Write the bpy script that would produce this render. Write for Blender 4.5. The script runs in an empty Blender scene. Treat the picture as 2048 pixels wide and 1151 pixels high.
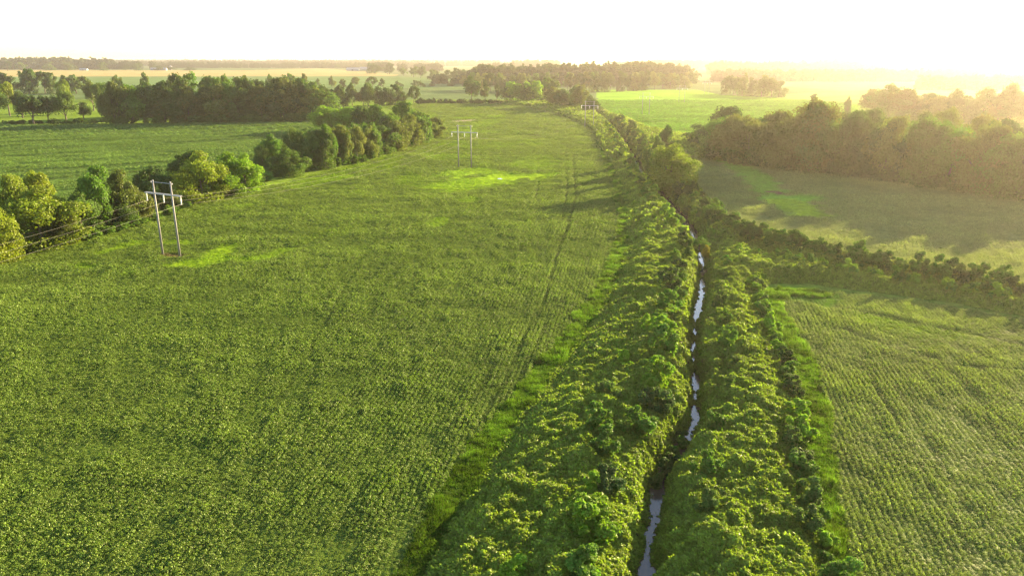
import bpy, math, random
import numpy as np
R = math.radians
rng = np.random.default_rng(7)
random.seed(7)

# ------------------------------------------------------------------ camera, world, sun, exposure
H_CAM = 50.0; FPX = 1500.0; TH = math.atan(457 / FPX)
SUN_AZ = 45.0; SUN_EL = 13.0      # degrees right of the view direction (+Y), above the horizon
scene = bpy.context.scene
cam = bpy.data.cameras.new('camera'); camo = bpy.data.objects.new('camera', cam)
scene.collection.objects.link(camo); scene.camera = camo
camo.location = (0, 0, H_CAM); camo.rotation_euler = (R(90) - TH, 0, 0)
cam.sensor_width = 36.0; cam.lens = 36.0 * FPX / 2048; cam.clip_start = 0.5; cam.clip_end = 60000
world = bpy.data.worlds.new('World'); scene.world = world; world.use_nodes = True
wn = world.node_tree.nodes; wl = world.node_tree.links
bg = wn['Background']; sky = wn.new('ShaderNodeTexSky'); sky.sky_type = 'NISHITA'; sky.sun_disc = False
sky.sun_elevation = R(SUN_EL); sky.sun_rotation = R(SUN_AZ)
sky.air_density = 1.0; sky.dust_density = 0.4; sky.ozone_density = 1.5; sky.altitude = 0
wb = wn.new('ShaderNodeVectorMath'); wb.operation = 'MULTIPLY'; wb.inputs[1].default_value = (1.03, .95, .92)   # warm white balance
wl.new(sky.outputs[0], wb.inputs[0]); wl.new(wb.outputs[0], bg.inputs[0]); bg.inputs[1].default_value = 0.075
sun = bpy.data.lights.new('sun', 'SUN'); sun.energy = 5.0; sun.angle = R(0.5); sun.color = (1.0, 0.80, 0.46)
suno = bpy.data.objects.new('sun', sun); scene.collection.objects.link(suno)
suno.rotation_euler = (R(90 - SUN_EL), 0, R(-SUN_AZ) + math.pi)
from mathutils import Vector
_sd = Vector((math.sin(R(SUN_AZ)) * math.cos(R(SUN_EL)), math.cos(R(SUN_AZ)) * math.cos(R(SUN_EL)), math.sin(R(SUN_EL))))
suno.rotation_euler = _sd.to_track_quat('Z', 'Y').to_euler()
scene.view_settings.view_transform = 'Standard'; scene.view_settings.look = 'None'
scene.view_settings.exposure = 2.75; scene.view_settings.gamma = 1.0
scene.cycles.use_denoising = True; scene.cycles.denoiser = 'OPENIMAGEDENOISE'; scene.cycles.denoising_prefilter = 'NONE'
scene.cycles.max_bounces = 6; scene.cycles.diffuse_bounces = 3; scene.cycles.transmission_bounces = 4
scene.cycles.volume_bounces = 0; scene.cycles.caustics_reflective = False; scene.cycles.caustics_refractive = False
HAZE_DENSITY = 0.66e-4; HAZE_G = 0.70

# ------------------------------------------------------------------ ground coordinates
_c, _s = math.cos(TH), math.sin(TH)
def G(px, py, z=0.0):
    """where the line of sight through a photo point meets height z"""
    u = (px - 1024) / FPX; v = (575.5 - py) / FPX
    d = (u, _c + v * _s, -_s + v * _c); t = (z - H_CAM) / d[2]
    return (d[0] * t, d[1] * t)
def P(x, y, z=0.0):
    Y = y * _c - (z - H_CAM) * _s; Z = y * _s + (z - H_CAM) * _c
    return (1024 + FPX * x / Y, 575.5 - FPX * Z / Y)
def GL(pts, z=0.0): return np.array([G(p[0], p[1], z) for p in pts])
def top_height(x, y, top):
    lo, hi = 0.0, 80.0
    for _ in range(40):
        m = (lo + hi) / 2
        if P(x, y, m)[1] > top: lo = m
        else: hi = m
    return lo

def _hash(ix, iy, seed):
    n = (ix.astype(np.int64) * 374761393 + iy.astype(np.int64) * 668265263 + seed * 974711) & 0x7fffffff
    n = ((n ^ (n >> 13)) * 1274126177) & 0x7fffffff
    return ((n ^ (n >> 16)) & 0xffff) / 65535.0
def vnoise(x, y, seed=0):
    ix = np.floor(x); iy = np.floor(y); fx = x - ix; fy = y - iy
    fx = fx * fx * (3 - 2 * fx); fy = fy * fy * (3 - 2 * fy)
    a = _hash(ix, iy, seed); b = _hash(ix + 1, iy, seed); c = _hash(ix, iy + 1, seed); d = _hash(ix + 1, iy + 1, seed)
    return (a + (b - a) * fx) * (1 - fy) + (c + (d - c) * fx) * fy
def fbm(x, y, scale, seed=0, octv=3):
    s = 0; w = 1; t = 0
    for o in range(octv):
        s = s + w * vnoise(x / scale * 2 ** o + 17.3 * o, y / scale * 2 ** o - 9.1 * o, seed + o); t += w; w *= .5
    return s / t
def sstep(a, b, x):
    t = np.clip((x - a) / (b - a), 0, 1); return t * t * (3 - 2 * t)
def dist_poly(x, y, pl):
    d = np.full(x.shape, 1e9)
    for (ax, ay), (bx, by) in zip(pl[:-1], pl[1:]):
        vx, vy = bx - ax, by - ay; L = vx * vx + vy * vy + 1e-9
        t = np.clip(((x - ax) * vx + (y - ay) * vy) / L, 0, 1)
        d = np.minimum(d, np.hypot(x - ax - t * vx, y - ay - t * vy))
    return d
def inside(x, y, pl):
    r = np.zeros(x.shape, bool); n = len(pl)
    for i in range(n):
        ax, ay = pl[i]; bx, by = pl[(i + 1) % n]
        if ay == by: continue
        c = ((ay > y) != (by > y)) & (x < (bx - ax) * (y - ay) / (by - ay) + ax)
        r ^= c
    return r
def sdist(x, y, pl):
    d = dist_poly(x, y, np.vstack([pl, pl[:1]])); return np.where(inside(x, y, pl), d, -d)

# ------------------------------------------------------------------ the lie of the land
DITCH = GL([(1150, 1900), (1240, 1400), (1280, 1180), (1292, 1110), (1305, 1040), (1318, 960), (1352, 900), (1390, 835), (1390, 760), (1386, 700), (1391, 640),
            (1401, 590), (1408, 540), (1400, 500), (1383, 465), (1350, 422), (1318, 387), (1290, 352), (1270, 318), (1253, 290), (1235, 265),
            (1212, 243), (1190, 228), (1150, 213), (1100, 207), (1060, 205), (1010, 204)], -1.5)
BRANCH = GL([(1408, 505), (1440, 484), (1510, 500), (1585, 524), (1697, 545), (1821, 565), (2048, 603), (2400, 660)], 0)
VEG = GL([(600, 1900), (800, 1300), (870, 1120), (935, 1000), (1010, 880), (1090, 780), (1175, 665), (1237, 560), (1260, 480), (1262, 430), (1247, 380),
          (1222, 320), (1200, 280), (1187, 258), (1150, 240), (1100, 224), (1060, 214), (1005, 209), (1005, 201), (1060, 200), (1120, 203),
          (1195, 216), (1225, 232), (1262, 243), (1300, 262), (1345, 270), (1400, 280), (1440, 322), (1405, 312), (1385, 330), (1392, 372), (1430, 425), (1480, 457),
          (1560, 484), (1650, 506), (1760, 527), (1900, 551), (2048, 575), (2400, 625), (2400, 700), (2048, 632), (1900, 603), (1750, 582),
          (1620, 566), (1545, 566), (1517, 582), (1532, 620), (1560, 690), (1592, 760), (1612, 830), (1606, 900), (1622, 1000), (1652, 1100), (1700, 1300), (1850, 1900)])
def veg_sd(x, y):
    return sdist(x, y, VEG) + (fbm(x, y, 5, 3) - .5) * 2.4
def terrain(x, y):
    """returns height, vegetation signed distance, distance to ditch"""
    x = np.asarray(x, float); y = np.asarray(y, float)
    z = np.zeros(x.shape); sd = np.full(x.shape, -1e3); dd = np.full(x.shape, 1e3); db = np.full(x.shape, 1e3)
    m = (y > 5) & (y < 1000) & (x > -60) & (x < 330)
    if m.any():
        xm, ym = x[m], y[m]
        s = veg_sd(xm, ym); d = dist_poly(xm, ym, DITCH); b = dist_poly(xm, ym, BRANCH)
        wob = (fbm(xm, ym, 9, 11) - .5)
        d = d + wob * 1.6 + (fbm(xm, ym, 3.2, 12) - .5) * 1.6
        far = sstep(160, 420, ym)
        crest = (1.5 + wob * 1.0) * sstep(0, 7.5, s) * sstep(1.6, 9, d) * sstep(.5, 7, b) * (1 - .35 * far)
        dc = d / (1 + 1.0 * sstep(195, 235, ym)); cut = -2.9 * (1 - sstep(.2, 3.2, dc)) - 1.6 * (1 - sstep(.8, 4.5, b)) * sstep(-2, 2, s)
        lump = np.abs(fbm(xm, ym, 4.2, 21, 2) - .5) * 2
        lump2 = np.abs(fbm(xm + 40, ym, 1.7, 31, 2) - .5) * 2
        big = fbm(xm, ym, 11, 35, 2)
        lum = (lump * (.7 + 2.6 * big * (1 - .7 * sstep(7, 11, d))) + lump2 * 1.0) * sstep(.2, 4.6, s) * sstep(.8, 2.4, dc)
        z[m] = crest + np.maximum(cut, -2.9) + lum; sd[m] = s; dd[m] = d; db[m] = b
    return z, sd, dd
def terrain_z(x, y): return float(terrain(np.array([x]), np.array([y]))[0][0])

# fields (outlines along the ground)
F_RIGHT = GL([(1548, 594), (1600, 700), (1646, 800), (1655, 900), (1668, 1150), (1720, 1400), (1900, 1900), (4500, 1900), (3000, 800), (2400, 712), (2048, 640), (1900, 612), (1750, 592), (1640, 580)])
F_UPRIGHT = GL([(1393, 318), (1396, 368), (1436, 421), (1486, 451), (1566, 478), (1656, 499), (1766, 520), (1906, 544), (2048, 567), (2400, 615), (2600, 470), (2048, 400), (1900, 378), (1700, 355), (1560, 338), (1450, 326), (1420, 316)])
F_BRIGHT = GL([(1200, 215), (1232, 230), (1268, 241), (1310, 262), (1395, 276), (1500, 262), (1700, 240), (1720, 212), (1560, 196), (1440, 190), (1395, 180), (1190, 180)])
F_STRIPE = GL([(-700, 600), (0, 500), (160, 466), (300, 428), (400, 390), (470, 368), (520, 345), (600, 322), (680, 300), (700, 270),  (664, 250), (640, 238), (560, 236), (430, 240), (300, 249), (0, 252), (-500, 262)])
F_MAIN = GL([(-1600, 1900), (-700, 640), (0, 522), (160, 488), (300, 448), (400, 405), (520, 378), (620, 352), (720, 328), (810, 300), (875, 275), (885, 255), (870, 235), (830, 228),
             (760, 214), (850, 207), (1000, 209), (1060, 216), (1100, 226), (1150, 242), (1183, 260), (1194, 282), (1214, 322), (1234, 380), (1246, 430), (1243, 480), (1212, 560), (1140, 665), (1045, 780), (955, 880), (885, 1000), (830, 1120), (740, 1300), (450, 1900)])
YELLOW = GL([(-600, 139), (500, 141), (640, 137), (740, 144), (800, 150), (790, 152.5), (400, 153), (-600, 154)])
PALE = GL([(-600, 154), (400, 153.5), (790, 153), (930, 158), (930, 175), (650, 178), (200, 172), (-600, 170)])
YEL2 = GL([(1555, 197), (1560, 190), (1640, 184), (1760, 180), (1840, 184), (1740, 198), (1725, 206)])
YEL3 = GL([(1850, 250), (2300, 240), (2400, 210), (2100, 178), (1900, 172), (1800, 178)])
DIRS = {'main': (.17, 1), 'right': (.21, 1), 'upright': (.5, 1), 'bright': (1, .25), 'stripe': None}
_a, _b = G(0, 308), G(380, 287); DIRS['stripe'] = (_b[0] - _a[0], _b[1] - _a[1])
for k, v in DIRS.items():
    L = math.hypot(*v); DIRS[k] = (v[0] / L, v[1] / L)
def along(x, y, k):
    a, b = DIRS[k]; return x * a + y * b, -x * b + y * a     # along, across

SOY = np.array((.122, .182, .024)); SOY_L = np.array((.165, .222, .036)); LIME = np.array((.22, .34, .015)); GRASS = np.array((.066, .135, .012))
EARTH = np.array((.12, .075, .04)); VINE = np.array((.150, .215, .020)); SOIL = np.array((.03, .026, .014))
STROKES = [  # pixel polyline, half width in metres, colour, strength : bright weed patches, bare earth, puddles
    ([(366, 527), (400, 530), (436, 517), (450, 497)], 3.0, LIME, 1.0),
    ([(165, 532), (178, 534)], 1.6, LIME, .8), ([(205, 505), (250, 492), (285, 485)], 2.0, LIME, .75), ([(345, 484), (375, 487)], 1.8, LIME, .8),
    ([(495, 519), (530, 515), (570, 500)], 2.2, LIME, .75), ([(250, 545), (262, 548)], 1.2, LIME, .4), ([(470, 415), (490, 412)], 2.5, LIME, .45),
    ([(600, 375), (640, 362), (700, 352)], 4, LIME, .6), ([(560, 368), (620, 358)], 3, LIME, .5),
    ([(900, 375), (945, 362), (985, 358)], 11, LIME, 1.0), ([(905, 350), (960, 340), (1010, 352), (1070, 353)], 7, LIME, .8), ([(1020, 356), (1085, 350)], 6, LIME, .9),
    ([(1062, 325), (1075, 335)], 9, LIME, .6), ([(880, 310), (915, 318)], 7, LIME, .45), ([(968, 296), (1000, 290)], 8, LIME, .3),
    ([(925, 262), (960, 250), (990, 240)], 9, LIME, .45), ([(925, 236), (945, 236)], 8, LIME, .6),
    ([(935, 402), (945, 398)], 3, LIME, .6), ([(872, 450), (882, 438)], 2, LIME, .7),
    ([(1465, 322), (1510, 350), (1540, 385), (1575, 405), (1612, 425)], 5.0, GRASS * 2.4, 1.0), ([(1560, 400), (1600, 395)], 6, GRASS * 2.6, 1.0), ([(1575, 405), (1625, 428)], 5, LIME * .9, .9),
    ([(1546, 384), (1562, 388)], 2.0, np.array((.18, .09, .07)), 1.0),
    ([(1540, 580), (1600, 585), (1640, 598)], 4.0, GRASS * 1.3, 1.0), ([(1750, 640), (1820, 655), (1930, 672)], 2.6, LIME * .75, .8), ([(1770, 660), (1860, 690)], 1.6, LIME * .6, .6),
    ([(920, 243), (945, 241)], 4.5, np.array((.42, .36, .26)), 1.0), ([(332, 509), (362, 512)], 1.8, np.array((.15, .105, .045)), .85),
]
STROKES = [(GL(p), w, c, s) for p, w, c, s in STROKES]
LINES = [  # furrows, tracks: pixel polyline, half width metres, how deep the crop is pressed
    ([(1146, 308), (1152, 391), (1139, 446), (1113, 503)], .8, .8), ([(1132, 305), (1135, 380), (1125, 440)], .6, .6), ([(1075, 310), (1078, 365), (1070, 400)], .5, .6),
    ([(1000, 700), (960, 780), (905, 850)], .5, .6), ([(1075, 620), (1010, 760), (915, 930), (830, 1080), (795, 1151)], .55, .5), ([(1100, 640), (1035, 770), (945, 930), (862, 1080), (830, 1151)], .5, .4), ([(1118, 500), (1090, 600), (1075, 640)], .6, .6), ([(700, 560), (610, 720), (500, 900), (380, 1100)], .5, .4), ([(1740, 750), (1850, 950), (1970, 1151)], .45, .8), ([(1785, 760), (1900, 960), (2010, 1140)], .4, .5),
    ([(1210, 180), (1300, 192), (1380, 205), (1500, 222)], 3, 1), ([(1400, 210), (1470, 222)], 2, .8), ([(460, 246), (560, 262), (640, 266)], 2.2, .8), ([(0, 310), (230, 305), (300, 300)], 1.2, .6), ([(360, 330), (480, 318)], 1.2, .6),
    ([(150, 290), (420, 280), (560, 268)], 1.4, .5), ([(0, 335), (260, 322)], .9, .6), ([(60, 268), (400, 262)], 1.6, .5),
    ([(1690, 660), (1800, 700), (1930, 735), (2048, 740)], 1.2, .7), ([(1650, 610), (1800, 640), (2048, 690)], 1.0, .55), ([(1620, 392), (1760, 410), (1900, 425)], 1.2, .35),
    ([(880, 320), (930, 318), (1010, 322)], 2.2, .6), ([(700, 340), (800, 325)], 1.0, .4), ([(1330, 250), (1345, 262)], 1, .4),
]
LINES = [(GL(p), w, s) for p, w, s in LINES]
PIT = [(G(343, 512), 4.2), (G(930, 336), 7.5), (G(1179, 258), 6)]
GSTRIP_L = GL([(760, 1330), (850, 1120), (912, 1000), (985, 880), (1068, 780), (1158, 665), (1226, 560), (1252, 480), (1255, 430), (1240, 380), (1218, 320), (1196, 280)])
GSTRIP_R = GL([(1700, 1300), (1664, 1150), (1640, 1000), (1632, 900), (1628, 800), (1592, 700), (1540, 610), (1560, 582), (1640, 590)])

def colour_at(x, y, rough=1.0):
    """what grows there: colour (n,3), crop height factor (n)"""
    n = x.shape[0]; col = np.empty((n, 3)); hgt = np.ones(n)
    big = fbm(x, y, 90, 51); mid = fbm(x, y, 14, 61)
    col[:] = SOY * (0.85 + .3 * big[:, None])
    # far land: patchwork of pale fields
    far = y > 1000
    cell = _hash(np.floor((x + y * .12) / 700), np.floor(y / 900), 77)
    pale = np.array((.13, .145, .07)) * (1 - cell[:, None]) + np.array((.07, .12, .04)) * cell[:, None]
    col[far] = pale[far]
    ids = np.zeros(n, int)
    mm = inside(x, y, F_MAIN); ids[mm] = 1
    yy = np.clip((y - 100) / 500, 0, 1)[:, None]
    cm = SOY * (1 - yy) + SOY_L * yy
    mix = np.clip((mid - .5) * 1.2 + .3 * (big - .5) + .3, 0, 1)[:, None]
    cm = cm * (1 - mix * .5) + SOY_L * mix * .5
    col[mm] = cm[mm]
    mr = inside(x, y, F_RIGHT); ids[mr] = 2
    rb = np.array((.172, .225, .045)); col[mr] = (rb * (.85 + .3 * mid[:, None]))[mr]
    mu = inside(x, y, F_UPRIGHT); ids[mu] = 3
    col[mu] = (np.array((.22, .26, .075)) * (.9 + .2 * mid[:, None]))[mu]  # crop paler than its own tone: haze light on the shaded field painted in
    mb = inside(x, y, F_BRIGHT); ids[mb] = 4
    a4, c4 = along(x, y, 'bright')
    col[mb] = (np.array((.15, .29, .022)) * (.85 + .3 * fbm(a4 * .2, c4, 9, 5)[:, None]))[mb]
    ms = inside(x, y, F_STRIPE); ids[ms] = 5
    a5, c5 = along(x, y, 'stripe')
    st = fbm(a5 * .06, c5, 7, 15)
    col[ms] = (np.array((.12, .19, .036)) * (.75 + .5 * st[:, None]))[ms]
    for pl, c in ((YELLOW, (.30, .235, .095)), (PALE, (.10, .16, .055)), (YEL2, (.28, .28, .06)), (YEL3, (.30, .30, .10))):
        m = inside(x, y, pl); ids[m] = 6
        col[m] = np.array(c) * (.85 + .3 * fbm(x * .1, y, 60, 8)[m][:, None])
    near = (y < 1200) & (np.abs(x) < 700)
    idx = np.where(near)[0]; xn, yn = x[idx], y[idx]
    edge = (fbm(xn, yn, 3.0, 71) - .5) + (fbm(xn * .35, yn, 9, 72) - .5) * .8
    for pl, w, c, s in STROKES:
        d = dist_poly(xn, yn, pl) / (w * 1.5) + edge * 1.1
        k = (1 - sstep(.45, 1.15, d)) * s
        k = k * np.clip(.55 + 1.0 * fbm(xn, yn, 2.2, 75), 0, 1)
        col[idx] = col[idx] * (1 - k[:, None]) + c * k[:, None]
        hgt[idx] *= 1 - .75 * k
    for pl, w, s in LINES:
        d = dist_poly(xn, yn, pl) / w + edge * 1.0
        k = (1 - sstep(.4, 1.2, d)) * s * (.4 + .8 * fbm(xn, yn, 8, 9))
        k = np.clip(k, 0, 1)
        col[idx] *= (1 - .35 * k)[:, None]; hgt[idx] *= 1 - k
    # thin weedy stripes scattered in the main field
    wv = fbm(xn * .8, yn * .33, 12, 81); k = sstep(.60, .72, wv) * .5 * sstep(210, 330, yn) * (ids[idx] == 1) + sstep(.68, .8, wv) * .3 * (ids[idx] == 1)
    col[idx] = col[idx] * (1 - k[:, None]) + LIME * .75 * k[:, None]
    for pl, w in ((GSTRIP_L, 2.8), (GSTRIP_R, 2.5)):
        d = dist_poly(xn, yn, pl) + edge * 1.6
        k = 1 - sstep(w * .8, w, d)
        col[idx] = col[idx] * (1 - k[:, None]) + (GRASS * (.75 + .6 * fbm(xn, yn, 4, 6)[:, None])) * k[:, None]
        hgt[idx] = np.where(k > .5, 0, hgt[idx]); ids[idx] = np.where(k > .5, 9, ids[idx])
    for (cx, cy), r in PIT:
        d = np.hypot(xn - cx, (yn - cy)); hgt[idx] *= 1 - .8 * (1 - sstep(r * .3, r, d + edge * 3))
    return col, hgt, ids

# ------------------------------------------------------------------ materials
def new_mat(name):
    m = bpy.data.materials.new(name); m.use_nodes = True; nt = m.node_tree
    for n in list(nt.nodes): nt.nodes.remove(n)
    return m, nt, nt.nodes.new('ShaderNodeOutputMaterial')
def leaf_mat(name, source, transl=.35, gloss=.05, tcol=(1.15, 1.25, .55)):
    """thin leaves: diffuse, light coming through, and a waxy sheen; source: INSTANCER tint, or the object's colour"""
    m, nt, out = new_mat(name); N = nt.nodes.new; L = nt.links.new
    if source == 'tint':
        a = N('ShaderNodeAttribute'); a.attribute_type = 'INSTANCER'; a.attribute_name = 'tint'; base = a.outputs['Color']
    else:
        a = N('ShaderNodeObjectInfo'); base = a.outputs['Color']
    v = N('ShaderNodeAttribute'); v.attribute_type = 'GEOMETRY'; v.attribute_name = 'rnd'
    mr = N('ShaderNodeMapRange'); mr.inputs[3].default_value = .66; mr.inputs[4].default_value = 1.34
    L(v.outputs['Fac'], mr.inputs[0])
    sc = N('ShaderNodeVectorMath'); sc.operation = 'SCALE'; L(base, sc.inputs[0]); L(mr.outputs[0], sc.inputs['Scale'])
    hs = N('ShaderNodeHueSaturation'); L(sc.outputs[0], hs.inputs['Color'])
    hr = N('ShaderNodeMapRange'); hr.inputs[3].default_value = .478; hr.inputs[4].default_value = .515; L(v.outputs['Fac'], hr.inputs[0]); L(hr.outputs[0], hs.inputs['Hue'])
    d = N('ShaderNodeBsdfDiffuse'); L(hs.outputs[0], d.inputs[0])
    t = N('ShaderNodeBsdfTranslucent'); tc = N('ShaderNodeVectorMath'); tc.operation = 'MULTIPLY'; tc.inputs[1].default_value = tcol
    L(hs.outputs[0], tc.inputs[0]); L(tc.outputs[0], t.inputs[0])
    mx = N('ShaderNodeMixShader'); mx.inputs[0].default_value = transl; L(d.outputs[0], mx.inputs[1]); L(t.outputs[0], mx.inputs[2])
    g = N('ShaderNodeBsdfGlossy'); g.inputs['Roughness'].default_value = .45; g.inputs[0].default_value = (1, 1, .9, 1)
    m2 = N('ShaderNodeMixShader'); m2.inputs[0].default_value = gloss; L(mx.outputs[0], m2.inputs[1]); L(g.outputs[0], m2.inputs[2])
    L(m2.outputs[0], out.inputs[0]); return m
def plain_mat(name, col, rough=.7, metal=0.0, var=.15, scale=3.0):
    m, nt, out = new_mat(name); N = nt.nodes.new; L = nt.links.new
    b = N('ShaderNodeBsdfPrincipled'); b.inputs['Roughness'].default_value = rough; b.inputs['Metallic'].default_value = metal
    tc = N('ShaderNodeTexCoord'); n = N('ShaderNodeTexNoise'); n.inputs['Scale'].default_value = scale; n.inputs['Detail'].default_value = 4; L(tc.outputs['Object'], n.inputs['Vector'])
    r = N('ShaderNodeMapRange'); r.inputs[3].default_value = 1 - var * 2; r.inputs[4].default_value = 1 + var * 2; L(n.outputs[0], r.inputs[0])
    s = N('ShaderNodeVectorMath'); s.operation = 'SCALE'; s.inputs[0].default_value = col; L(r.outputs[0], s.inputs['Scale'])
    L(s.outputs[0], b.inputs['Base Color']); L(b.outputs[0], out.inputs[0]); return m
M_CROP = leaf_mat('crop_leaves', 'tint', .33, .014)
M_VINE = leaf_mat('vine_leaves', 'tint', .35, .018)
M_GRASS = leaf_mat('grass_blades', 'tint', .40, .008)
M_TREE = leaf_mat('tree_leaves', 'object', .42, .01)
M_WOODS = leaf_mat('far_tree_leaves', 'tint', .30, .005)
M_BARK = plain_mat('bark', (.10, .075, .055), .9, 0, .25, 1.5)
M_POLE = plain_mat('weathered_pole', (.20, .185, .175), .65, .1, .12, 1.2)
M_STEEL = plain_mat('galvanised_steel', (.34, .33, .33), .6, .3, .08, 4)
M_INS = plain_mat('insulator_glaze', (.62, .60, .55), .3, 0, .05, 6)
M_WIRE = plain_mat('aluminium_wire', (.20, .185, .15), .9, 0, .03, 4)
M_WHITE = plain_mat('white_metal_wall', (.25, .245, .24), .6, 0, .06, .3)
M_ROOF = plain_mat('grey_roof', (.28, .27, .27), .6, 0, .08, .3)
M_DARK = plain_mat('dark_opening', (.04, .04, .045), .5, 0, .05, .3)

def ground_mat():
    m, nt, out = new_mat('fields_and_soil'); N = nt.nodes.new; L = nt.links.new
    a = N('ShaderNodeAttribute'); a.attribute_type = 'GEOMETRY'; a.attribute_name = 'tint'
    geo = N('ShaderNodeNewGeometry'); 
    n1 = N('ShaderNodeTexNoise'); n1.inputs['Scale'].default_value = .35; n1.inputs['Detail'].default_value = 6; n1.inputs['Roughness'].default_value = .65; L(geo.outputs['Position'], n1.inputs['Vector'])
    n2 = N('ShaderNodeTexNoise'); n2.inputs['Scale'].default_value = .02; n2.inputs['Detail'].default_value = 5; L(geo.outputs['Position'], n2.inputs['Vector'])
    r1 = N('ShaderNodeMapRange'); r1.inputs[1].default_value = .3; r1.inputs[2].default_value = .7; r1.inputs[3].default_value = .6; r1.inputs[4].default_value = 1.35; L(n1.outputs[0], r1.inputs[0])
    r2 = N('ShaderNodeMapRange'); r2.inputs[1].default_value = .3; r2.inputs[2].default_value = .7; r2.inputs[3].default_value = .82; r2.inputs[4].default_value = 1.18; L(n2.outputs[0], r2.inputs[0])
    mu = N('ShaderNodeMath'); mu.operation = 'MULTIPLY'; L(r1.outputs[0], mu.inputs[0]); L(r2.outputs[0], mu.inputs[1])
    s = N('ShaderNodeVectorMath'); s.operation = 'SCALE'; L(a.outputs['Color'], s.inputs[0]); L(mu.outputs[0], s.inputs['Scale'])
    b = N('ShaderNodeBump'); b.inputs['Strength'].default_value = .9; b.inputs['Distance'].default_value = .5; L(n1.outputs[0], b.inputs['Height'])
    d = N('ShaderNodeBsdfDiffuse'); L(s.outputs[0], d.inputs[0]); L(b.outputs[0], d.inputs['Normal'])
    L(d.outputs[0], out.inputs[0]); return m
def water_mat():
    m, nt, out = new_mat('muddy_water'); N = nt.nodes.new; L = nt.links.new
    b = N('ShaderNodeBsdfPrincipled'); b.inputs['Base Color'].default_value = (.10, .07, .045, 1); b.inputs['Roughness'].default_value = .13; b.inputs['IOR'].default_value = 1.33
    b.inputs['Specular IOR Level'].default_value = 1.0
    geo = N('ShaderNodeNewGeometry'); n = N('ShaderNodeTexNoise'); n.inputs['Scale'].default_value = 1.2; n.inputs['Detail'].default_value = 3; L(geo.outputs['Position'], n.inputs['Vector'])
    bp = N('ShaderNodeBump'); bp.inputs['Strength'].default_value = .25; bp.inputs['Distance'].default_value = .05; L(n.outputs[0], bp.inputs['Height']); L(bp.outputs[0], b.inputs['Normal'])
    L(b.outputs[0], out.inputs[0]); return m

# ------------------------------------------------------------------ mesh helpers
def mesh_np(name, verts, faces, mat=None, attrs=None, smooth=False, k=None):
    me = bpy.data.meshes.new(name); verts = np.asarray(verts, np.float32); faces = np.asarray(faces, np.int32)
    k = faces.shape[1] if faces.size else 3
    me.vertices.add(len(verts)); me.vertices.foreach_set('co', verts.ravel())
    if len(faces):
        me.loops.add(faces.size); me.loops.foreach_set('vertex_index', faces.ravel())
        me.polygons.add(len(faces)); me.polygons.foreach_set('loop_start', np.arange(len(faces), dtype=np.int32) * k)
        me.polygons.foreach_set('use_smooth', np.full(len(faces), smooth))
    for nm, (typ, arr) in (attrs or {}).items():
        at = me.attributes.new(nm, typ, 'POINT'); key = {'FLOAT': 'value', 'INT': 'value', 'FLOAT_COLOR': 'color', 'FLOAT_VECTOR': 'vector'}[typ]
        at.data.foreach_set(key, np.asarray(arr, np.int32 if typ == 'INT' else np.float32).ravel())
    me.update(calc_edges=True); me.validate()
    if mat: me.materials.append(mat)
    return me
def link(name, me, parent=None, coll=None):
    o = bpy.data.objects.new(name, me); (coll or scene.collection).objects.link(o)
    if parent: o.parent = parent
    return o
def tag(o, label=None, cat=None, group=None, kind=None):
    if label: o['label'] = label
    if cat: o['category'] = cat
    if group: o['group'] = group
    if kind: o['kind'] = kind
    return o
def leaves(pos, nrm, size, r, aspect=1.25):
    """folded diamond leaves: four points, two triangles each"""
    n = len(pos); nrm = nrm / (np.linalg.norm(nrm, axis=1, keepdims=True) + 1e-9)
    q = r.normal(size=(n, 3)); u = np.cross(nrm, q); u /= np.linalg.norm(u, axis=1, keepdims=True) + 1e-9; v = np.cross(nrm, u)
    s = (np.asarray(size) * np.ones(n))[:, None]
    a = pos - u * s * .5 * aspect; b = pos + u * s * .5 * aspect; c = pos + v * s * .45 - nrm * s * .16; d = pos - v * s * .45 - nrm * s * .16
    V = np.stack([a, c, b, d], 1).reshape(-1, 3); i = np.arange(n)[:, None] * 4
    F = np.concatenate([i + [0, 1, 2], i + [0, 2, 3]], 1).reshape(-1, 3)
    rn = np.repeat(r.random(n), 4)
    return V, F, rn
def tube(path, rad, seg=8):
    V = []; F = []; path = np.asarray(path, float); n = len(path); rad = np.asarray(rad) * np.ones(n)
    for i in range(n):
        t = path[min(i + 1, n - 1)] - path[max(i - 1, 0)]; t /= np.linalg.norm(t) + 1e-9
        a = np.cross(t, (0, 0, 1) if abs(t[2]) < .9 else (1, 0, 0)); a /= np.linalg.norm(a); b = np.cross(t, a)
        for k in range(seg):
            w = 2 * math.pi * k / seg; V.append(path[i] + rad[i] * (a * math.cos(w) + b * math.sin(w)))
    for i in range(n - 1):
        for k in range(seg):
            k2 = (k + 1) % seg; F.append((i * seg + k, i * seg + k2, (i + 1) * seg + k2)); F.append((i * seg + k, (i + 1) * seg + k2, (i + 1) * seg + k))
    base = len(V); V.append(path[0]); V.append(path[-1])
    for k in range(seg):
        k2 = (k + 1) % seg; F.append((base, k2, k)); F.append((base + 1, (n - 1) * seg + k, (n - 1) * seg + k2))
    return np.array(V), np.array(F)
def join(parts):
    V = []; F = []; o = 0
    for v, f in parts: V.append(v); F.append(np.asarray(f) + o); o += len(v)
    return np.vstack(V), np.vstack(F)

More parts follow.
